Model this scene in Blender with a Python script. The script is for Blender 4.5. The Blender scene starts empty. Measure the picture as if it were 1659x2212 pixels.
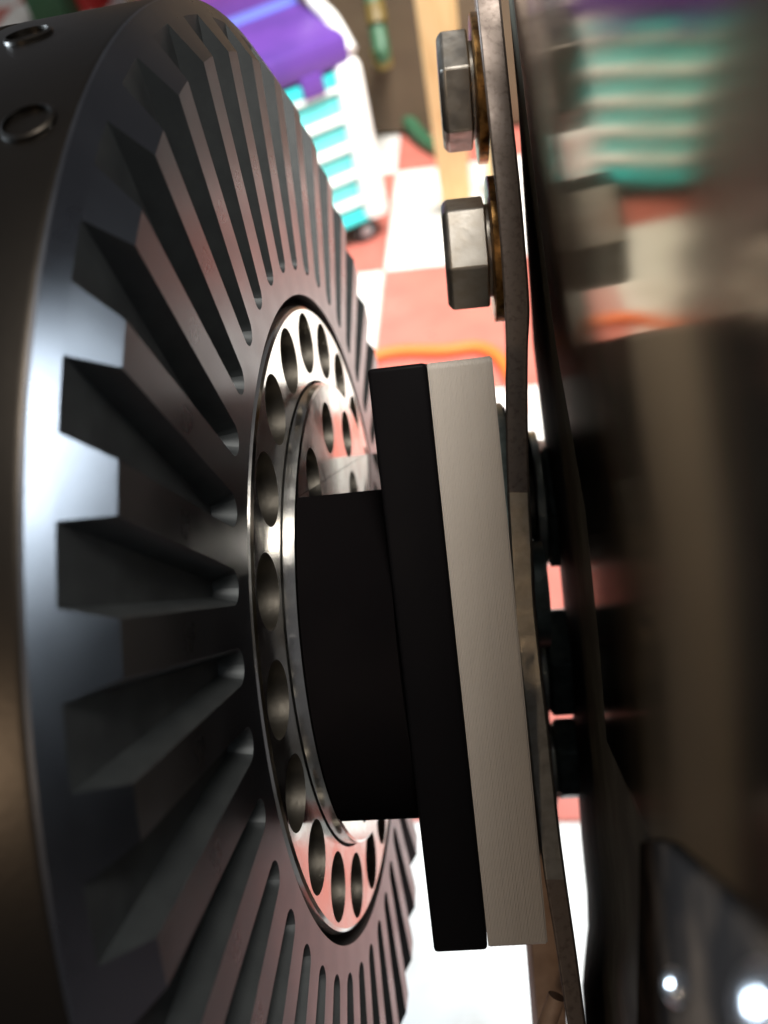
import bpy, bmesh, math, random
from mathutils import Vector, Matrix, Quaternion

# ------------------------------------------------------------------ camera, world, lights, exposure
random.seed(7)
SC = bpy.context.scene
COL = SC.collection
CAM = Vector((0.0412019, -0.1127770, 0.1627329))
RIGHT = Vector((0.9839939, 0.0256552, -0.1763456))
DOWN = Vector((-0.0940076, -0.7659521, -0.6359874))
FWD = Vector((-0.1513886, 0.6423856, -0.7512804))
FPX = 1955.8                       # focal length in units of a 1659 x 2212 picture

def ray(x, y):
    return FWD + RIGHT * ((x - 829.5) / FPX) + DOWN * ((y - 1106.0) / FPX)
def at(x, y, d):
    """point seen at (x, y) of a 1659 x 2212 picture, d metres ahead of the lens plane"""
    return CAM + ray(x, y) * d

cam = bpy.data.cameras.new('camera')
camo = bpy.data.objects.new('camera', cam); COL.objects.link(camo)
camo.matrix_world = Matrix((
    (RIGHT.x, -DOWN.x, -FWD.x, CAM.x),
    (RIGHT.y, -DOWN.y, -FWD.y, CAM.y),
    (RIGHT.z, -DOWN.z, -FWD.z, CAM.z),
    (0, 0, 0, 1)))
cam.sensor_fit = 'VERTICAL'; cam.sensor_height = 4.8; cam.sensor_width = 3.6
cam.lens = 4.244
cam.clip_start = 0.004; cam.clip_end = 100
cam.dof.use_dof = True; cam.dof.focus_distance = 0.150; cam.dof.aperture_fstop = 2.2
SC.camera = camo

W = bpy.data.worlds.new('World'); SC.world = W; W.use_nodes = True
W.node_tree.nodes['Background'].inputs[0].default_value = (0.86, 0.86, 0.92, 1)
W.node_tree.nodes['Background'].inputs[1].default_value = 0.11

def area(name, loc, target, size, power, color, spread=180, sy=None):
    l = bpy.data.lights.new(name, 'AREA'); l.energy = power; l.color = color
    l.shape = 'RECTANGLE'; l.size = size; l.size_y = sy or size; l.spread = math.radians(spread)
    o = bpy.data.objects.new(name, l); COL.objects.link(o); o.location = loc
    o.rotation_euler = (Vector(target) - Vector(loc)).to_track_quat('-Z', 'Y').to_euler()
    return o
ZF = CAM.z - 0.86                  # floor level
area('garage_door_daylight', (0.5, 0.25, ZF + 2.4), (0.0, 1.25, ZF), 0.9, 33, (1.0, 0.96, 0.90), 66)
area('window_daylight', (-1.05, 0.16, 0.30), (0.0, -0.05, 0.10), 0.40, 25.0, (0.70, 0.85, 1.0), 140)
area('warm_work_lamp', (-0.36, -0.92, 0.74), (0.0, -0.02, 0.02), 0.14, 0.85, (1.0, 0.77, 0.55), 120)

SC.view_settings.view_transform = 'Standard'
SC.view_settings.look = 'None'
SC.view_settings.exposure = 0.0
SC.view_settings.gamma = 1.0
SC.view_settings.use_curve_mapping = False
SC.cycles.max_bounces = 8; SC.cycles.glossy_bounces = 5; SC.cycles.diffuse_bounces = 3
SC.cycles.use_denoising = True

# ------------------------------------------------------------------ helpers
U = 0.12                            # outer radius of the motor end plate in metres
def mk(name, verts, faces, mat, parent=None, smooth=35):
    m = bpy.data.meshes.new(name)
    m.from_pydata([tuple(v) for v in verts], [], faces)
    bm = bmesh.new(); bm.from_mesh(m)
    bmesh.ops.remove_doubles(bm, verts=bm.verts, dist=1e-7)
    bmesh.ops.recalc_face_normals(bm, faces=bm.faces)
    bm.to_mesh(m); bm.free()
    return link(name, m, mat, parent, smooth)
def link(name, m, mat, parent=None, smooth=35):
    if mat: m.materials.append(mat)
    if smooth:
        m.shade_smooth(); m.set_sharp_from_angle(angle=math.radians(smooth))
    o = bpy.data.objects.new(name, m); COL.objects.link(o); o.parent = parent
    return o
def tag(o, label=None, cat=None, group=None, kind=None):
    for k, v in (('label', label), ('category', cat), ('group', group), ('kind', kind)):
        if v: o[k] = v
    return o
def empty(name, loc=(0, 0, 0), rot=None):
    o = bpy.data.objects.new(name, None); COL.objects.link(o); o.location = loc
    o.empty_display_size = 0.01
    if rot is not None:
        o.rotation_mode = 'QUATERNION'; o.rotation_quaternion = rot
    return o
def axis_rot(ax):
    """rotation that takes local +x onto ax"""
    return Vector((1, 0, 0)).rotation_difference(Vector(ax).normalized())
def lathe(prof, n=96, closed=False):
    """profile of (x, r) turned round the x axis"""
    V = []; F = []
    for x, r in prof:
        for k in range(n):
            a = 2 * math.pi * k / n
            V.append((x, r * math.cos(a), r * math.sin(a)))
    m = len(prof)
    for i in range(m if closed else m - 1):
        j = (i + 1) % m
        for k in range(n):
            k2 = (k + 1) % n
            F.append((i * n + k, i * n + k2, j * n + k2, j * n + k))
    return V, F
def cap(V, F, i, n):
    F.append(tuple(range(i * n, i * n + n)))
def prism(poly, vec):
    """closed polygon of 3D points swept along vec"""
    n = len(poly); V = [Vector(p) for p in poly] + [Vector(p) + Vector(vec) for p in poly]
    F = [tuple(range(n)), tuple(range(2 * n - 1, n - 1, -1))]
    F += [(k, (k + 1) % n, (k + 1) % n + n, k + n) for k in range(n)]
    return V, F
def obox(c, ax, ay, az, sx, sy, sz):
    """oriented box: centre, unit axes, full sizes"""
    V = []
    for i in (-.5, .5):
        for j in (-.5, .5):
            for k in (-.5, .5):
                V.append(Vector(c) + ax * (i * sx) + ay * (j * sy) + az * (k * sz))
    return V, [(0, 1, 3, 2), (4, 6, 7, 5), (0, 4, 5, 1), (2, 3, 7, 6), (0, 2, 6, 4), (1, 5, 7, 3)]
def bevel(o, w, seg=2):
    bm = bmesh.new(); bm.from_mesh(o.data)
    bmesh.ops.bevel(bm, geom=list(bm.edges), offset=w, segments=seg, affect='EDGES', profile=.5, clamp_overlap=True)
    bm.to_mesh(o.data); bm.free()
    o.data.shade_smooth(); o.data.set_sharp_from_angle(angle=math.radians(40))
def tube(pts, r, n=10, sub=6):
    P = []
    pts = [Vector(p) for p in pts]
    for i in range(len(pts) - 1):
        p0 = pts[max(i - 1, 0)]; p1 = pts[i]; p2 = pts[i + 1]; p3 = pts[min(i + 2, len(pts) - 1)]
        for s in range(sub):
            t = s / sub
            P.append(.5 * ((2 * p1) + (p2 - p0) * t + (2 * p0 - 5 * p1 + 4 * p2 - p3) * t * t + (3 * p1 - p0 - 3 * p2 + p3) * t ** 3))
    P.append(pts[-1])
    V = []; F = []
    for i, p in enumerate(P):
        d = (P[min(i + 1, len(P) - 1)] - P[max(i - 1, 0)]).normalized()
        a = d.orthogonal().normalized() if i == 0 else (a - d * a.dot(d)).normalized()
        b = d.cross(a)
        for k in range(n):
            t = 2 * math.pi * k / n
            V.append(p + (a * math.cos(t) + b * math.sin(t)) * r)
    for i in range(len(P) - 1):
        for k in range(n):
            F.append((i * n + k, i * n + (k + 1) % n, (i + 1) * n + (k + 1) % n, (i + 1) * n + k))
    F.append(tuple(range(n))); F.append(tuple(range((len(P) - 1) * n, len(P) * n)))
    return V, F

# ------------------------------------------------------------------ materials
def mat(name, col, rough=.5, metal=0., noise=None, bump=None, rvar=None, coat=0., spec=.5, trans=0., stretch=(1, 1, 1), aniso=0):
    """noise=(scale, other colour, contrast lo, hi); bump=(scale, strength); rvar=(scale, amount)"""
    m = bpy.data.materials.new(name); m.use_nodes = True
    nt = m.node_tree; b = nt.nodes['Principled BSDF']
    b.inputs['Base Color'].default_value = (*col, 1); b.inputs['Roughness'].default_value = rough
    b.inputs['Metallic'].default_value = metal; b.inputs['Coat Weight'].default_value = coat
    b.inputs['Specular IOR Level'].default_value = spec
    if aniso: b.inputs['Anisotropic'].default_value = aniso
    tc = nt.nodes.new('ShaderNodeTexCoord'); mp = nt.nodes.new('ShaderNodeMapping')
    mp.inputs['Scale'].default_value = stretch
    nt.links.new(tc.outputs['Object'], mp.inputs['Vector'])
    def nz(scale, detail=6):
        n = nt.nodes.new('ShaderNodeTexNoise'); n.inputs['Scale'].default_value = scale
        n.inputs['Detail'].default_value = detail
        nt.links.new(mp.outputs['Vector'], n.inputs['Vector']); return n
    if noise:
        n = nz(noise[0]); r = nt.nodes.new('ShaderNodeValToRGB')
        r.color_ramp.elements[0].position = noise[2]; r.color_ramp.elements[1].position = noise[3]
        r.color_ramp.elements[0].color = (*col, 1); r.color_ramp.elements[1].color = (*noise[1], 1)
        nt.links.new(n.outputs['Fac'], r.inputs['Fac']); nt.links.new(r.outputs['Color'], b.inputs['Base Color'])
    if rvar:
        n = nz(rvar[0]); r = nt.nodes.new('ShaderNodeMapRange')
        r.inputs['To Min'].default_value = rough - rvar[1]; r.inputs['To Max'].default_value = rough + rvar[1]
        r.inputs['From Min'].default_value = .3; r.inputs['From Max'].default_value = .7
        nt.links.new(n.outputs['Fac'], r.inputs['Value']); nt.links.new(r.outputs['Result'], b.inputs['Roughness'])
    if bump:
        n = nz(bump[0], 4); bp = nt.nodes.new('ShaderNodeBump'); bp.inputs['Strength'].default_value = bump[1]
        bp.inputs['Distance'].default_value = .0005
        nt.links.new(n.outputs['Fac'], bp.inputs['Height']); nt.links.new(bp.outputs['Normal'], b.inputs['Normal'])
    return m
M = {}
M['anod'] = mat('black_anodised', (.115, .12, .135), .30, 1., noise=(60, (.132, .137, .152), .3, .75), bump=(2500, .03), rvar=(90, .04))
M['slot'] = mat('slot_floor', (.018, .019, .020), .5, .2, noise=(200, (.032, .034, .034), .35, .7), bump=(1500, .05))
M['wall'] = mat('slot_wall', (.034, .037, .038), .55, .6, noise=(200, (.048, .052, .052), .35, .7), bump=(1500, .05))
M['housing'] = mat('housing_black', (.036, .031, .026), .33, 1., noise=(40, (.046, .039, .032), .35, .7), bump=(900, .03))
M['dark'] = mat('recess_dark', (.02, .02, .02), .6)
M['alu'] = mat('turned_aluminium', (.72, .70, .66), .16, 1., noise=(70, (.58, .55, .50), .4, .75), bump=(500, .025), rvar=(120, .08))
M['bore'] = mat('drilled_hole', (.20, .18, .15), .38, 1., bump=(900, .1))
M['hub'] = mat('black_plastic', (.005, .0045, .005), .45, 0, bump=(700, .05), rvar=(60, .06), spec=.03)
M['gloss'] = mat('black_gloss', (.004, .0035, .004), .07, 0, rvar=(80, .02), spec=.03)
M['matte'] = mat('black_matte', (.0045, .0038, .004), .7, 0, noise=(30, (.0075, .006, .006), .45, .75), spec=0.)
M['white'] = mat('printed_white', (.47, .425, .375), .5, 0, noise=(60, (.45, .405, .355), .35, .7))
M['steel'] = mat('plate_steel', (.16, .128, .108), .55, .6, noise=(1100, (.085, .062, .05), .5, .8), bump=(900, .12), rvar=(200, .12))
M['ground_steel'] = mat('ground_steel', (.30, .29, .265), .45, .9, noise=(700, (.23, .215, .195), .4, .8), bump=(900, .06), rvar=(300, .08))
M['bolt'] = mat('bolt_zinc', (.33, .305, .27), .45, 1., noise=(350, (.28, .25, .21), .42, .7), bump=(700, .07), rvar=(300, .1))
M['gold'] = mat('zinc_yellow', (.50, .27, .09), .33, 1., noise=(500, (.16, .08, .03), .42, .65), bump=(900, .1))
M['nut'] = mat('nut_green_black', (.22, .28, .27), .4, .35, noise=(300, (.12, .15, .15), .4, .7), bump=(700, .06))
M['bright'] = mat('washer_bright', (.68, .72, .66), .3, 1., bump=(900, .1))
M['mirror'] = mat('polished_case', (.46, .43, .39), .12, 1., noise=(25, (.40, .37, .33), .4, .7), rvar=(30, .04))
M['mirror'].node_tree.nodes['Principled BSDF'].inputs['Specular Tint'].default_value = (.46, .41, .34, 1)
M['dark_sheet'] = mat('dark_sheet_tone', (.012, .010, .009), .5, 0, noise=(120, (.05, .035, .025), .45, .7), spec=0.)  # added sheet on the case; dark reflection put into its colour
M['dark_refl'] = mat('painted_dark_reflection', (.050, .044, .034), .6, 0, noise=(80, (.085, .08, .06), .45, .7), spec=.04)  # dark reflection painted on the far strip of the case wall
M['screw'] = mat('screw_steel', (.55, .56, .58), .25, 1.)
M['teal'] = mat('teal_plastic', (.04, .55, .56), .4)
M['teald'] = mat('teal_dark', (.02, .40, .44), .4)
M['tealp'] = mat('teal_pale', (.13, .66, .66), .4)
M['whitep'] = mat('white_plastic', (.80, .80, .78), .4)
M['purple'] = mat('purple_plastic', (.11, .04, .27), .45, noise=(9, (.07, .03, .20), .4, .7))
M['blue'] = mat('blue_plastic', (.12, .16, .60), .4)
M['pink'] = mat('pink_plastic', (.62, .07, .16), .4)
M['red'] = mat('red_plastic', (.55, .04, .04), .4)
M['orange'] = mat('orange_rubber', (.75, .15, .02), .6)
M['green'] = mat('green_plastic', (.03, .10, .05), .5)
M['yellow'] = mat('yellow_plastic', (.13, .09, .02), .5)
M['wood'] = mat('pine_wood', (.78, .58, .28), .6, noise=(14, (.66, .44, .18), .35, .7), stretch=(6, 6, .6))
M['brown'] = mat('brown_board', (.075, .05, .03), .7, noise=(5, (.12, .085, .05), .4, .7))
M['rubber'] = mat('dark_rubber', (.02, .02, .02), .7)
M['greym'] = mat('grey_metal', (.35, .38, .40), .35, .8)
M['tan'] = mat('tan_wood', (.40, .27, .19), .6, noise=(200, (.28, .18, .12), .4, .7))
M['tileR'] = mat('tile_red', (.50, .150, .118), .35, noise=(18, (.40, .12, .095), .45, .75), rvar=(20, .12), bump=(40, .3))
M['tileW'] = mat('tile_white', (.74, .73, .70), .35, noise=(14, (.52, .49, .43), .5, .8), rvar=(20, .12), bump=(40, .3))
M['ground'] = mat('slab_grout', (.45, .42, .38), .8)

# ------------------------------------------------------------------ floor of chequered tiles
YAW = math.radians(-2.6)
EX = Vector((math.cos(YAW), math.sin(YAW), 0)); EY = Vector((-math.sin(YAW), math.cos(YAW), 0)); EZ = Vector((0, 0, 1))
TS = 0.304
def floor_at(x, y, h=0):
    r = ray(x, y); t = (ZF + h - CAM.z) / r.z
    return CAM + r * t
F0 = floor_at(830, 584)
fl = mk('floor', [F0 + EX * a + EY * b + EZ * -.006 for a, b in ((-9, -6), (9, -6), (9, 9), (-9, 9))], [(0, 1, 2, 3)], M['ground'], smooth=0)
tag(fl, kind='structure')
tmesh = {}
for c in ('R', 'W'):
    h = TS / 2 - .0012
    V, F = obox((0, 0, -.003), Vector((1, 0, 0)), Vector((0, 1, 0)), EZ, 2 * h, 2 * h, .006)
    o = mk('tile', V, F, M['tile' + c], smooth=0); bevel(o, .0012, 1)
    tmesh[c] = o.data; bpy.data.objects.remove(o)
for i in range(-9, 9):
    for j in range(-6, 8):
        c = 'R' if (i + j) % 2 else 'W'
        o = bpy.data.objects.new('tile', tmesh[c]); COL.objects.link(o); o.parent = fl
        o.location = F0 + EX * ((i + .5) * TS) + EY * ((j + .5) * TS); o.rotation_euler = (0, 0, YAW)

# ------------------------------------------------------------------ the motor
DEL = -0.4540766
motor = empty('motor', (0, 0, 0))
tag(motor, 'black motor with a ring of radial cooling slots on its round end plate', 'motor')
R, R1, HB, DEP = U * 1.0, U * .926, U * .0425, U * .029
RE = R1 + (R - R1) * DEP / HB
RI = U * .566                                    # edge of the recess round the rotor
N = 42; SEC = 2 * math.pi / N; FH = U * .0250    # half width of a fin
# base: slot floor, outer bevel, rim, housing
nb = 168
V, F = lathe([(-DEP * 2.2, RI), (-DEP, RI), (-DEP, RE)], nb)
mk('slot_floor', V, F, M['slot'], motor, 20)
V, F = lathe([(-DEP, RE), (-HB, R), (-HB - U * .004, R + U * .001)], nb)
mk('outer_bevel', V, F, M['anod'], motor, 20)
# one fin with its share of the inner land
def fin_mesh():
    cc = U * .6285                               # centre of the round inner slot end
    def half(fh, rho):
        ang = SEC / 2; sx, sy = math.cos(ang), math.sin(ang)
        p = [(RI * sx, RI * sy), ((cc - rho) * sx, (cc - rho) * sy)]
        cx, cy = cc * sx, cc * sy
        a0 = math.atan2(-sy, -sx)
        for k in range(1, 8):
            a = a0 + (-math.pi / 2 - a0) * k / 7
            p.append((cx + rho * math.cos(a), max(fh, cy + rho * math.sin(a))))
        return p
    def outline(fh, rho, r):
        L = half(fh, rho)
        ws = [fh * (1 - k / 3) for k in range(7)]
        e = [(math.sqrt(r * r - w * w), w) for w in ws]
        arc = [(RI * math.cos(a), RI * math.sin(a)) for a in [-SEC / 2 + SEC * k / 8 for k in range(1, 8)]]
        return L + e + [(x, -y) for x, y in reversed(L)] + arc
    top = outline(FH, U * .0222, R1); low = outline(FH + U * .0125, U * .0120, RE)
    n = len(top)
    V = [(0, x, y) for x, y in top] + [(-DEP, x, y) for x, y in low]
    F = [tuple(range(n))]
    for k in range(n):
        k2 = (k + 1) % n
        F.append((k, k2, n + k2, n + k))
    m = bpy.data.meshes.new('fin'); m.from_pydata(V, [], F)
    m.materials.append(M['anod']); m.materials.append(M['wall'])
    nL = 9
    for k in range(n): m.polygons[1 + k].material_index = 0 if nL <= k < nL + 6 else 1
    bm = bmesh.new(); bm.from_mesh(m); bmesh.ops.recalc_face_normals(bm, faces=bm.faces)
    bm.faces.ensure_lookup_table()
    if bm.faces[0].normal.x < 0: bmesh.ops.reverse_faces(bm, faces=bm.faces)
    bm.to_mesh(m); bm.free()
    m.shade_smooth(); m.set_sharp_from_angle(angle=math.radians(16))
    return m
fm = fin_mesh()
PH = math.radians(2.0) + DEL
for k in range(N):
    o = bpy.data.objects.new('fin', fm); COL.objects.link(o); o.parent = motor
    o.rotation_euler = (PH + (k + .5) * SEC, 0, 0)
# housing barrel with a groove
V, F = lathe([(-HB - U * .004, R + U * .001), (-U * .052, R + U * .003), (-U * .235, R + U * .003), (-U * .239, R - U * .010),
              (-U * .252, R - U * .010), (-U * .256, R + U * .003), (-U * 1.5, R + U * .003)], 128)
cap(V, F, 6, 128)
mk('housing', V, F, M['housing'], motor, 30)
def cyl_hit(px, py, r):
    d = ray(px, py); o = CAM
    a = d.y ** 2 + d.z ** 2; b = 2 * (o.y * d.y + o.z * d.z); c = o.y ** 2 + o.z ** 2 - r * r
    t = (-b - math.sqrt(max(0, b * b - 4 * a * c))) / (2 * a)
    return o + d * t
for px, py in ((62, 268), (62, 80)):
    p = cyl_hit(px, py, R + U * .003)
    n = Vector((0, p.y, p.z)).normalized()
    s = empty('set_screw'); s.location = p; s.rotation_mode = 'QUATERNION'; s.rotation_quaternion = axis_rot(n); s.parent = motor
    r0 = U * .024
    V, F = lathe([(-.0005, r0 * 1.25), (.0004, r0 * 1.2), (.0006, r0 * 1.05), (-.0006, r0)], 28); mk('rim', V, F, M['housing'], s)
    V, F = lathe([(-.0006, r0), (-.0004, r0 * .9), (-.0004, r0 * .55), (-.003, r0 * .5)], 6); cap(V, F, 3, 6)
    mk('socket', V, F, M['screw'], s, 20)
# recess behind the rotor
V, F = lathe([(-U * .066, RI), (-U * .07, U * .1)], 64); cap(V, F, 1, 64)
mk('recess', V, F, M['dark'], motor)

# rotor plate: holes on a circle
def holed_ring(name, ri, ro, x, depth, rc, rh, n, phase, mt, mb, parent, q=8):
    V = []; F = []; seg = 4 * q
    s = 2 * math.pi / n
    def bnd(k):
        # boundary of a ring sector, seg points, starting at the outer middle going to +angle
        t = k / seg * 4
        # sides: corners at (ro,+),(ri,+),(ri,-),(ro,-)
        if t < .5: return ro, t * s
        if t < 1.5: return ro + (ri - ro) * (t - .5), s / 2
        if t < 2.5: return ri, s / 2 - (t - 1.5) * s
        if t < 3.5: return ri + (ro - ri) * (t - 2.5), -s / 2
        return ro, -s / 2 + (t - 3.5) * s
    BV = []; BF = []
    for i in range(n):
        a0 = phase + i * s
        cy, cz = rc * math.cos(a0), rc * math.sin(a0)
        b = len(V); bb = len(BV)
        for k in range(seg):
            r, a = bnd(k)
            V.append((x, r * math.cos(a0 + a), r * math.sin(a0 + a)))
        for k in range(seg):
            t = 2 * math.pi * k / seg
            u, v = math.cos(t) * rh, math.sin(t) * rh
            hy, hz = cy + u * math.cos(a0) - v * math.sin(a0), cz + u * math.sin(a0) + v * math.cos(a0)
            V.append((x, hy, hz))
            uy, vz = hy - cy, hz - cz
            BV.append((x, hy, hz))
            BV.append((x - depth, hy, hz))
        for k in range(seg):
            k2 = (k + 1) % seg
            F.append((b + k, b + k2, b + seg + k2, b + seg + k))
            BF.append((bb + 2 * k, bb + 2 * k2, bb + 2 * k2 + 1, bb + 2 * k + 1))
    o = mk(name, V, F, mt, parent, 30)
    return o, BV, BF
rotor = empty('rotor'); rotor.parent = motor
XW = 0.0
o, BV, BF = holed_ring('rotor_plate', U * .417, U * .541, XW, U * .05, U * .4825, U * .0525, 21, math.radians(10.3) + DEL, M['alu'], M['bore'], rotor)
# hole walls, one part per hole
seg = 32
for i in range(21):
    vv = BV[i * seg * 2:(i + 1) * seg * 2]
    ff = [(2 * k, 2 * ((k + 1) % seg), 2 * ((k + 1) % seg) + 1, 2 * k + 1) for k in range(seg)]
    mk('hole_wall', vv, ff, M['bore'], rotor, 60)
V, F = lathe([(XW, U * .541), (XW - U * .003, U * .546), (XW - U * .012, U * .5505), (XW - U * .05, U * .5505), (XW - U * .055, U * .3)], 144)
mk('rim', V, F, M['alu'], rotor, 20)
XB = U * .021
o, BV, BF = holed_ring('boss_face', U * .15, U * .4065, XB, U * .05, U * .335, U * .045, 12, math.radians(22) + DEL, M['alu'], M['bore'], rotor)
for i in range(12):
    vv = BV[i * seg * 2:(i + 1) * seg * 2]
    ff = [(2 * k, 2 * ((k + 1) % seg), 2 * ((k + 1) % seg) + 1, 2 * k + 1) for k in range(seg)]
    mk('hole_wall', vv, ff, M['bore'], rotor, 60)
V, F = lathe([(XB, U * .4065), (XB - U * .0025, U * .4105), (XW + U * .002, U * .4125), (XW + U * .0015, U * .408), (XW - U * .01, U * .408)], 144)
mk('boss', V, F, M['alu'], rotor, 20)
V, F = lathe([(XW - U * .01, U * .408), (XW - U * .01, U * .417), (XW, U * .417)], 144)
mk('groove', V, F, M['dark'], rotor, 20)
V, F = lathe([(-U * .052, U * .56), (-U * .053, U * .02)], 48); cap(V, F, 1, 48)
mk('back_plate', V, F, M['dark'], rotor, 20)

# ------------------------------------------------------------------ black T-shaped block and white printed block
BX = Vector((0.99867, 0.03687, -0.03607)).normalized()      # along the motor axis (a couple of degrees off)
BN = Vector((0.05150, -0.75270, 0.65635)); BN = (BN - BX * BN.dot(BX)).normalized()   # towards the lens
BU = BX.cross(BN); BU = BU if BU.z < 0 else -BU              # down along the blocks
def bblock(name, x0, x1, u0, u1, n0, n1, mt, parent, bw, seg=3):
    V, F = obox(BX * ((x0 + x1) / 2) + BU * ((u0 + u1) / 2) + BN * ((n0 + n1) / 2), BX, BU, BN, x1 - x0, u1 - u0, n1 - n0)
    o = mk(name, V, F, mt, parent, 0)
    if bw: bevel(o, bw, seg)
    return o
hub = empty('coupling_block')
tag(hub, 'matt black T shaped block between the silver rotor ring and the white block', 'coupling block')
bblock('flange', .01631, .02565, -.05042, .05070, -.0498, .0498, M['hub'], hub, .0007)
SN = Vector((0, -.7537, .6572)); SU = Vector((0, -.6572, -.7537)); rs_ = .0494
sec = []
for lo, hi in (((math.asin(-.0300 / rs_)), math.asin(.0308 / rs_)), (math.pi - math.asin(.0308 / rs_), math.pi + math.asin(.0300 / rs_))):
    for k in range(25):
        t = lo + (hi - lo) * k / 24
        sec.append(Vector((.00262, 0, 0)) + SN * (rs_ * math.cos(t)) + SU * (rs_ * math.sin(t)))
V, F = prism(sec, (.0160, 0, 0)); o = mk('stem', V, F, M['matte'], hub, 30)
o.data.materials.append(M['gloss']); o.data.polygons[51].material_index = 1
spacer = empty('spacer_block')
tag(spacer, 'off white printed square block with fine layer lines, against the black block', 'spacer block')
# stacked printed layers
nl = 40; x0, x1 = .02580, .03603; V = []; F = []
prof = []
for k in range(nl):
    a = x0 + (x1 - x0) * k / nl; b = (x1 - x0) / nl
    d = random.uniform(-.00002, .00002)
    if k == nl - 1: d -= .00025
    if k == 0: d -= .0001
    prof += [(a + .03 * b, -.00005 + d), (a + .3 * b, d), (a + .7 * b, d), (a + .97 * b, -.00005 + d)]
cr = .0012; loop = []
for cx_, cy_, a0 in ((1, 1, 0), (-1, 1, 90), (-1, -1, 180), (1, -1, 270)):
    for k in range(5):
        t = math.radians(a0 + 90 * k / 4)
        loop.append((cx_, cy_, math.cos(t), math.sin(t)))
nlp = len(loop)
for x, d in prof:
    for cx_, cy_, ct, st in loop:
        u = .0001 + cx_ * (.0504 - cr) + ct * (cr + d); w = cy_ * (.0498 - cr) + st * (cr + d)
        V.append(BX * x + BU * u + BN * w)
for i in range(len(prof) - 1):
    for k in range(nlp):
        F.append((i * nlp + k, i * nlp + (k + 1) % nlp, (i + 1) * nlp + (k + 1) % nlp, (i + 1) * nlp + k))
F.append(tuple(range(nlp))); F.append(tuple(range((len(prof) - 1) * nlp, len(prof) * nlp)))
mk('printed_body', V, F, M['white'], spacer, 25)

# ------------------------------------------------------------------ steel plate seen on edge
PD = .155
left = [(1020, -90), (1028, 0), (1040, 118), (1053, 245), (1069, 392), (1080, 515), (1090, 660), (1093, 745), (1092, 843), (1093, 941), (1096, 1064), (1102, 1187), (1109, 1300), (1122, 1430),
        (1137, 1559), (1150, 1680), (1163, 1795), (1177, 1900), (1192, 1990), (1208, 2090), (1225, 2208), (1240, 2300)]
wid = [54] * 7 + [48] * 5 + [46] * 6 + [44, 42, 40, 40]
def smooth(P, sub=5):
    out = []
    for i in range(len(P) - 1):
        p0, p1, p2, p3 = P[max(i - 1, 0)], P[i], P[i + 1], P[min(i + 2, len(P) - 1)]
        for q in range(sub):
            t = q / sub
            out.append(tuple(.5 * (2 * b + (c - a) * t + (2 * a - 5 * b + 4 * c - d) * t * t + (3 * b - a - 3 * c + d) * t ** 3) for a, b, c, d in zip(p0, p1, p2, p3)))
    return out + [P[-1]]
lw = smooth([(x, y, w) for (x, y), w in zip(left, wid)])
left = [(x, y) for x, y, w in lw]; wid = [w for x, y, w in lw]
V = []; F = []
for (x, y), w in zip(left, wid):
    xv = 1024 + .088 * y
    fr = .38
    for q in range(4):
        xx = x + (w if q in (1, 2) else 0)
        if q < 2: V.append(at(xx, y, PD))
        else:
            V.append(at(xx + (xv - xx) * fr + (10 if q == 2 else 0), y, PD + .095))
n = len(left)
for i in range(n - 1):
    for q in range(4):
        q2 = (q + 1) % 4
        F.append((4 * i + q, 4 * i + q2, 4 * i + 4 + q2, 4 * i + 4 + q))
F.append((0, 1, 2, 3)); F.append(tuple(4 * n - 4 + q for q in range(4)))
pl = mk('mounting_plate', V, F, M['steel'], None, 25)
pl.data.materials.append(M['ground_steel'])
for f in pl.data.polygons:
    ys = [(( V[i] - CAM).dot(DOWN) / (V[i] - CAM).dot(FWD)) * FPX + 1106 for i in f.vertices]
    zs = [(V[i] - CAM).dot(FWD) for i in f.vertices]
    if max(zs) < PD + .01 and min(ys) > 1050 and max(ys) < 1910: f.material_index = 1
tag(pl, 'brownish steel plate seen on its thin edge, between the white block and polished case', 'plate')
bv = pl.modifiers.new('bevel', 'BEVEL'); bv.width = .0004; bv.segments = 2; bv.limit_method = 'ANGLE'; bv.angle_limit = math.radians(50)

# bolts through the plate
XA = Vector((.997, .03, -.06)).normalized()
def hex_head(L, rc, mt, name, parent, turn=0, cham=.0009):
    n = 6; V = []; F = []
    prof = [(0, rc * .90), (cham, rc), (L - .0004, rc), (L, rc * .985)]
    for x, r in prof:
        for k in range(n):
            a = turn + 2 * math.pi * k / n
            V.append((x, r * math.cos(a), r * math.sin(a)))
    for i in range(3):
        for k in range(n):
            F.append((i * n + k, i * n + (k + 1) % n, (i + 1) * n + (k + 1) % n, (i + 1) * n + k))
    F.append(tuple(range(n))); F.append(tuple(range(3 * n, 4 * n)))
    o = mk(name, V, F, mt, parent, 10)
    b = o.modifiers.new('bevel', 'BEVEL'); b.width = .0004; b.segments = 2
    return o
def bolt(px, py, d, L, rc, turn, label, wlabel, wr, wt):
    c = at(px, py, d)
    b = empty('hex_bolt', c, axis_rot(XA)); tag(b, label, 'bolt', 'bolts through the steel plate')
    hex_head(L, rc, M['bolt'], 'head', b, turn)
    V, F = lathe([(L, rc * .8), (L + .0006, rc * .8), (L + .0006, rc * .4)], 40); mk('washer_face', V, F, M['bolt'], b)
    V, F = lathe([(L, rc * .45), (L + .005, rc * .45)], 24); cap(V, F, 1, 24); mk('shank', V, F, M['bolt'], b)
    w = empty('flat_washer', c + XA * (L + .0007), axis_rot(XA)); tag(w, wlabel, 'washer', 'yellow washers under the bolts')
    V, F = lathe([(0, rc * .5), (0, wr - .0003), (.0002, wr), (wt - .0002, wr), (wt, wr - .0003), (wt, rc * .5)], 56, True)
    mk('ring', V, F, M['gold'], w)
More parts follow.
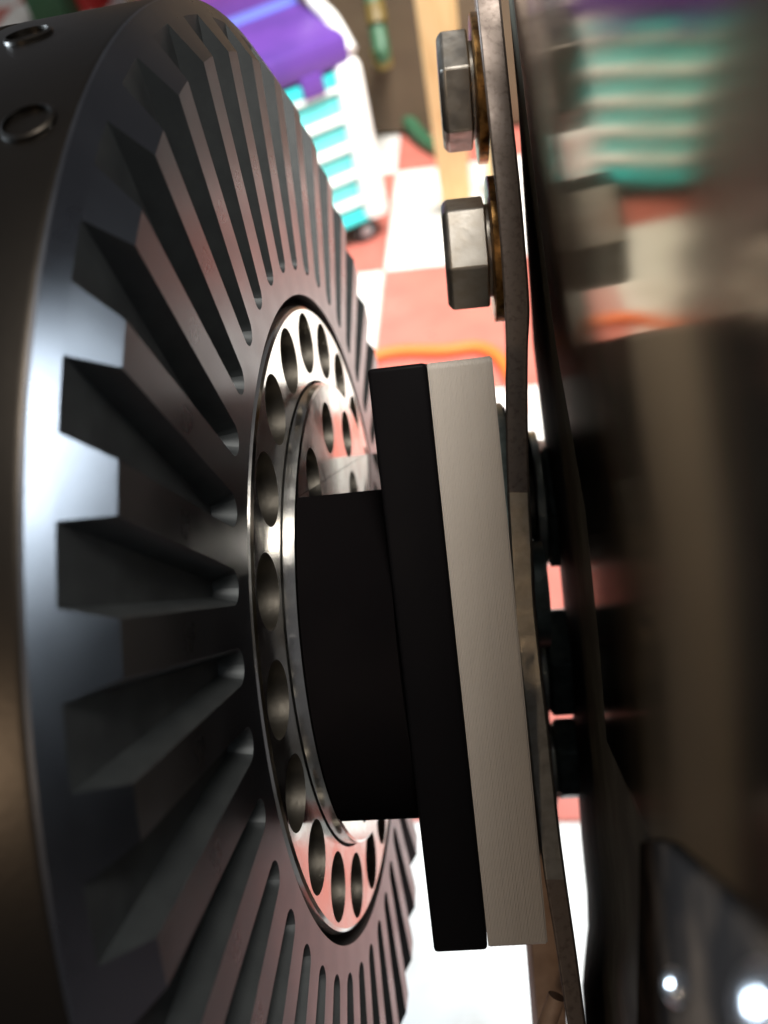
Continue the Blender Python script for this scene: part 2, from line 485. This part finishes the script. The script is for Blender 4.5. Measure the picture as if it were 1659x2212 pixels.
bolt(950, 205, .180, .0060, .0112, math.radians(12), 'upper grey hex bolt head, tilted facets, beside the pale wooden board', 'golden washer under the upper hex bolt head', .0138, .0020)
bolt(960, 552, .178, .0082, .0110, math.radians(40), 'lower grey hex bolt head above the white printed block', 'golden washer under the lower hex bolt head', .0138, .0019)

# dark collar behind the white block
sc_ = empty('shaft_collar', at(1062, 1290, .205), axis_rot(XA))
tag(sc_, 'dark steel collar in the shadow between the white block and the steel plate', 'collar')
V, F = lathe([(0, .012), (0, .0425), (.0008, .0435), (.0050, .0435), (.0058, .0425), (.0058, .012)], 96, True); mk('ring', V, F, M['nut'], sc_)
V, F = lathe([(-.02, .012), (.012, .012)], 32); cap(V, F, 0, 32); cap(V, F, 1, 32); mk('shaft', V, F, M['nut'], sc_)
# nuts on the far side of the plate
def nut(px, py, d, rc, turn, L, label, mt):
    c = at(px, py, d)
    b = empty('hex_nut', c, axis_rot(XA)); tag(b, label, 'nut', 'dark nuts behind the plate')
    hex_head(L, rc, mt, 'body', b, turn)
    V, F = lathe([(-.0022, rc * .5), (-.0022, rc * 1.06), (-.0004, rc * 1.06), (-.0004, rc * .5)], 40, True); mk('washer', V, F, M['bright'], b)
    V, F = lathe([(L, rc * .5), (L + .006, rc * .5), (L + .0065, rc * .45)], 20); cap(V, F, 2, 20); mk('stud', V, F, mt, b)
nut(1168, 1085, .240, .0180, math.radians(20), .012, 'dark green hex nut highest in the gap behind the steel plate', M['nut'])
nut(1174, 1428, .240, .0155, math.radians(5), .012, 'middle dark hex nut in the gap behind the steel plate', M['nut'])
nut(1196, 1640, .240, .0112, math.radians(48), .012, 'lowest dark hex nut in the gap behind the steel plate', M['nut'])

# ------------------------------------------------------------------ polished case at the right, close to the lens
d1 = ray(826, 330).normalized(); d2 = ray(1188, 262).normalized()
NB = (d1 - d2).normalized()              # faces left
P0 = at(1150, 745, .235)
def on_plane(x, y, off=0):
    r = ray(x, y); t = ((P0 + NB * off) - CAM).dot(NB) / r.dot(NB)
    return CAM + r * t
case = empty('polished_case', on_plane(1300, 1106))
tag(case, 'blurred polished metal case filling the right side, mirroring the teal crate', 'case')
base = case.location.copy()
bd = [(1090, -40), (1096, 0), (1117, 230), (1134, 500), (1150, 745), (1173, 941), (1194, 1100), (1208, 1230), (1225, 1400), (1240, 1600), (1254, 1810), (1266, 1930), (1268, 2002), (1260, 2080), (1256, 2130), (1262, 2220), (1275, 2420)]
def far_edge(x, y):
    p = on_plane(x, y); d = (p - CAM).dot(FWD)
    return at(x, y, min(d, .245) if d > 0 else .245)
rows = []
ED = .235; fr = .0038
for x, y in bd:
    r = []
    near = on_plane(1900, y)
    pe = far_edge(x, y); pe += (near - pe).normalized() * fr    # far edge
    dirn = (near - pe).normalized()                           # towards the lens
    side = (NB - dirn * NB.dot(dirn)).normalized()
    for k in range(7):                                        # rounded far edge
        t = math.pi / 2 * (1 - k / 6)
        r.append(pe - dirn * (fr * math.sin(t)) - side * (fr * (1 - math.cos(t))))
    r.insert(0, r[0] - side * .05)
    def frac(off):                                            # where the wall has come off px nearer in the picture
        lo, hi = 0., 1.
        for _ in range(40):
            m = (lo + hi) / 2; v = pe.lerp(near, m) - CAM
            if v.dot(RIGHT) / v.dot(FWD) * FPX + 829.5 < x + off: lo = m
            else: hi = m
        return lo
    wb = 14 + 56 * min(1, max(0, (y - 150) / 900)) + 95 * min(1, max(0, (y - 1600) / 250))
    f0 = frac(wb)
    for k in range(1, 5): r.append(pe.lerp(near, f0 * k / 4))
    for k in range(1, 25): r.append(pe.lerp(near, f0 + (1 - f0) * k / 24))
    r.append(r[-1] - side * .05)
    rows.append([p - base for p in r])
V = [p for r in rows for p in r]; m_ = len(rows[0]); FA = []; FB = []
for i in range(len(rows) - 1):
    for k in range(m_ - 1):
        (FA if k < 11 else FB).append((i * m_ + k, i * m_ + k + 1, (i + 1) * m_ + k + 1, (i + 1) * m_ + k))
def used(V, F):
    ids = sorted({i for f in F for i in f}); mp = {a: b for b, a in enumerate(ids)}
    return [V[i] for i in ids], [tuple(mp[i] for i in f) for f in F]
mk('dark_refl_band', *used(V, FA), M['dark_refl'], case, 50)  # far strip of the wall, its dark reflection painted in matte
mk('side_wall', *used(V, FB), M['mirror'], case, 50)
def case_point(px, py, lift):
    """point of the side wall seen there, lifted off it"""
    near = on_plane(1900, py); x = min(bd, key=lambda b: abs(b[1] - py))[0]; far = far_edge(x, py)
    best = min((far.lerp(near, k / 400) for k in range(401)), key=lambda p: abs((p - CAM).dot(RIGHT) / (p - CAM).dot(FWD) * FPX + 829.5 - px))
    return best + NB * lift
# added dark sheet over the wall's bright low reflection, and domes added for glints
V = []; F = []
prof = [(1395, 1820), (1420, 1812), (1450, 1822), (1520, 1880), (1640, 1990), (1760, 2130), (1880, 2300)]
top = [case_point(x, y, .0006) for x, y in prof]; n = len(top)
low = [case_point(x, 2400, .0012) for x, y in prof]
V = [p - base for p in top] + [p - base for p in low] + [p - base - NB * .004 for p in top] + [p - base - NB * .004 for p in low]
for k in range(n - 1):
    F += [(k, k + 1, n + k + 1, n + k), (k, 2 * n + k, 2 * n + k + 1, k + 1), (2 * n + k, 3 * n + k, 3 * n + k + 1, 2 * n + k + 1)]
F += [(0, n, 3 * n, 2 * n), (n - 1, 3 * n - 1, 4 * n - 1, 2 * n - 1)]
o = mk('added_dark_sheet', V, F, M['dark_sheet'], case, 30)
for x, y, r in ((1735, 2185, .0021), (1500, 2130, .0014)):
    c = case_point(x, y, .0012) - base
    prof = [(r * math.sin(t) * .8, max(1e-4, r * math.cos(t))) for t in [math.pi / 2 * k / 10 for k in range(11)]]
    V, F = lathe([(-.001, r)] + prof, 32); V = [axis_rot(NB) @ Vector(v) + c for v in V]
    mk('glint_dome', V, F, M['screw'], case, 60)  # added to catch the lamps as bright blurred glints


# ------------------------------------------------------------------ things on the floor behind
def up(p, h): return p + EZ * h
# toy crate on wheels
A = floor_at(826, 462, .045); Bq = floor_at(726, 505, .045)
fx = (Bq - A).normalized(); fy = Vector((-fx.y, fx.x, 0))
if fy.dot(FWD) < 0: fy = -fy
crate = empty('toy_crate', A - EZ * .045)
tag(crate, 'bright teal ribbed crate on wheels with a purple lid and white corner trim', 'crate')
cb = crate.location.copy(); WX, DY, H = .46, .34, .240
def cbox(name, a0, a1, b0, b1, c0, c1, mt, bw=.004, parent=crate):
    c = A - EZ * .045 - cb + fx * ((a0 + a1) / 2) + fy * ((b0 + b1) / 2) + EZ * ((c0 + c1) / 2)
    V, F = obox(c, fx, fy, EZ, a1 - a0, b1 - b0, c1 - c0)
    o = mk(name, V, F, mt, parent, 0)
    if bw: bevel(o, bw, 2)
    return o
cbox('body', .02, WX, .006, DY, .05, .05 + H, M['tealp'])
for k in range(5):
    z = .078 + k * .046
    cbox('rib', .012, WX + .003, -.004, DY + .004, z, z + .010, M['whitep'], .004)
for k in range(5):
    z = .054 + k * .046
    cbox('rung', .10, .125, -.002, .01, z, z + .023, M['teald'], .002)
cbox('base_rail', .02, WX, -.003, DY, .046, .058, M['teal'], .003)
cbox('top_rail', .02, WX, -.003, DY, .05 + H - .022, .05 + H, M['teal'], .003)
cbox('corner_trim', -.012, .03, -.012, .03, .045, .06 + H, M['whitep'], .012)
cbox('corner_trim', -.012, .03, DY - .03, DY + .012, .045, .07 + H, M['whitep'], .012)
lid = cbox('lid', .0, WX + .01, -.008, DY + .01, .055 + H, .10 + H, M['purple'], .012)
for k in range(4):
    a = .05 + k * .10
    cbox('lid_tab', a, a + .035, -.009, .01, .03 + H, .062 + H, M['purple'], .002)
cbox('lid_trim', .01, WX, DY * .45, DY * .55, .098 + H, .104 + H, M['blue'], .003)
cbox('lid_edge', .0, WX, DY - .012, DY + .014, .098 + H, .112 + H, M['pink'], .004)
V, F = tube([up(A - EZ * .045 - cb, .07 + H) + fx * .0 + fy * y_ + EZ * z_ for y_, z_ in ((.0, .0), (.05, .03), (.11, .04), (.13, .07), (.14, .10))], .011)
mk('handle', V, F, M['whitep'], crate)
for a, b in ((.03, .02), (.03, DY - .03), (WX - .04, .02)):
    c = A - EZ * .045 - cb + fx * a + fy * b
    w = empty('wheel', c + EZ * .022, axis_rot(fy)); w.parent = crate
    V, F = lathe([(-.012, .004), (-.012, .018), (-.009, .022), (.009, .022), (.012, .018), (.012, .004)], 24, True); mk('tyre', V, F, M['rubber'], w)
    V, F = lathe([(-.014, .001), (-.014, .010), (.014, .010), (.014, .001)], 18, True); mk('rim', V, F, M['greym'], w)

# leaning boards
def board(p0, p1, w, t, label, mt):
    ax = (p1 - p0).normalized(); side = (RIGHT - ax * RIGHT.dot(ax)).normalized(); dp = ax.cross(side)
    c = (p0 + p1) / 2; rot = Matrix((side, dp, ax)).transposed()
    o = empty('wooden_board', c); o.rotation_euler = rot.to_euler()
    V, F = obox((0, 0, 0), Vector((1, 0, 0)), Vector((0, 1, 0)), EZ, w, t, (p1 - p0).length)
    b = mk('plank', V, F, mt, o, 0); bevel(b, .003, 2)
    tag(o, label, 'board', 'boards leaning behind'); return o
board(floor_at(988, 445), at(928, -120, 1.05), .050, .026, 'pale pine board leaning behind the upper bolt head', M['wood'])
board(floor_at(1066, 430), at(1040, -120, 1.25), .018, .018, 'thin pine stick close to the plate behind the bolts', M['wood'])
# dark cabinet
c0 = floor_at(690, 292); c1 = floor_at(1130, 262)
dv = (c1 - c0).normalized(); pn = Vector((-dv.y, dv.x, 0))
cab = empty('brown_cabinet', (c0 + c1) / 2)
tag(cab, 'dark brown wooden cabinet in the blurred background between crate and board', 'cabinet')
q = (c0 + c1) / 2
V, F = obox(EZ * .46, dv, pn, EZ, 1.0, .05, .9); b = mk('front', V, F, M['brown'], cab, 0)
V, F = obox(EZ * .46 + pn * .22, dv, pn, EZ, .98, .38, .88); b = mk('carcass', V, F, M['brown'], cab, 0)
# garden hose
hp = [at(795, -60, 1.45), at(812, 40, 1.47), at(828, 130, 1.50), up(floor_at(850, 235), .10), up(floor_at(885, 285), .03), up(floor_at(930, 325), .014), up(floor_at(990, 350), .014)]
V, F = tube(hp, .014); h_ = mk('garden_hose', V, F, M['green'], None)
tag(h_, 'green hose hanging in the blurred background beside the pine board', 'hose')
V, F = tube([at(806, 5, 1.455), at(811, 25, 1.46), at(815, 50, 1.465)], .017); mk('coupling', V, F, M['yellow'], h_)
V, F = tube([at(820, 105, 1.48), at(825, 125, 1.49), at(829, 140, 1.5)], .017); mk('coupling', V, F, M['yellow'], h_)
# orange cord on the tiles
V, F = tube([up(floor_at(x, y), .012) for x, y in ((560, 930), (700, 850), (790, 792), (860, 772), (960, 770), (1040, 764), (1090, 800), (1130, 900))], .008)
tag(mk('orange_cord', V, F, M['orange'], None), 'orange cord on the floor tiles just above the black block', 'cord')
# bits in the far left background
p = floor_at(200, 5); rbk = empty('red_bucket', p); tag(rbk, 'blurred red tub beyond the top left of the motor', 'tub')
V, F = lathe([(0, .05), (.0, .07), (.12, .09), (.12, .082), (.01, .06)], 32); o = mk('shell', [(y, z, x) for x, y, z in V], F, M['red'], rbk)
V, F = lathe([(.03, .05), (.10, .07)], 32); cap(V, F, 1, 32); o = mk('lining', [(y, z, x) for x, y, z in V], F, M['rubber'], rbk)
p = floor_at(135, 45); gb = empty('green_box', p); tag(gb, 'blurred green box beside the red tub at top left', 'box')
V, F = obox(EZ * .05, EX, EY, EZ, .10, .14, .10); o = mk('shell', V, F, M['green'], gb, 0); bevel(o, .006)
V, F = obox(EZ * .107, EX, EY, EZ, .104, .144, .014); o = mk('lid', V, F, M['green'], gb, 0); bevel(o, .004)
p = floor_at(312, -10); V, F = obox(EZ * .006, EX, EY, EZ, .17, .24, .012); o = mk('white_panel', [v for v in V], F, M['whitep'], None, 0); o.location = p; bevel(o, .003)
tag(o, 'bright white panel lying on the floor past the top left of the motor', 'panel')
p = floor_at(440, -8); bl = empty('pink_ball', p); tag(bl, 'blurred pink red ball just above the motor rim', 'ball')
V, F = lathe([(.0 + .05 - .05 * math.cos(t), max(.0005, .05 * math.sin(t))) for t in [math.pi * k / 16 for k in range(17)]], 32); o = mk('skin', [(y, z, x) for x, y, z in V], F, M['pink'], bl)
V, F = lathe([(.099, .001), (.1005, .006), (.099, .008)], 16); mk('valve', [(y, z, x) for x, y, z in V], F, M['whitep'], bl)

# grey-brown bar and tan peg under the white disc
V = [];
b0, b1 = at(1128, 1500, .19), at(1195, 2330, .19)
o = empty('support_bar', (b0 + b1) / 2); tag(o, 'grey brown upright bar below the white block, next to the plate', 'bar')
ax = (b1 - b0).normalized(); sd = (RIGHT - ax * RIGHT.dot(ax)).normalized(); dp = ax.cross(sd)
V, F = obox((0, 0, 0), sd, dp, ax, .0058, .01, (b1 - b0).length); b = mk('bar', V, F, M['tan'], o, 0); bevel(b, .0005)
o = empty('wooden_peg', at(1195, 2180, .17)); tag(o, 'small tan wooden peg at the bottom edge beside the plate', 'peg')
q0 = at(1165, 2260, .17) - o.location; q1 = at(1203, 2152, .17) - o.location
V, F = tube([q0, (q0 + q1) / 2, q1], .0017, 14); b = mk('peg', V, F, M['tan'], o)
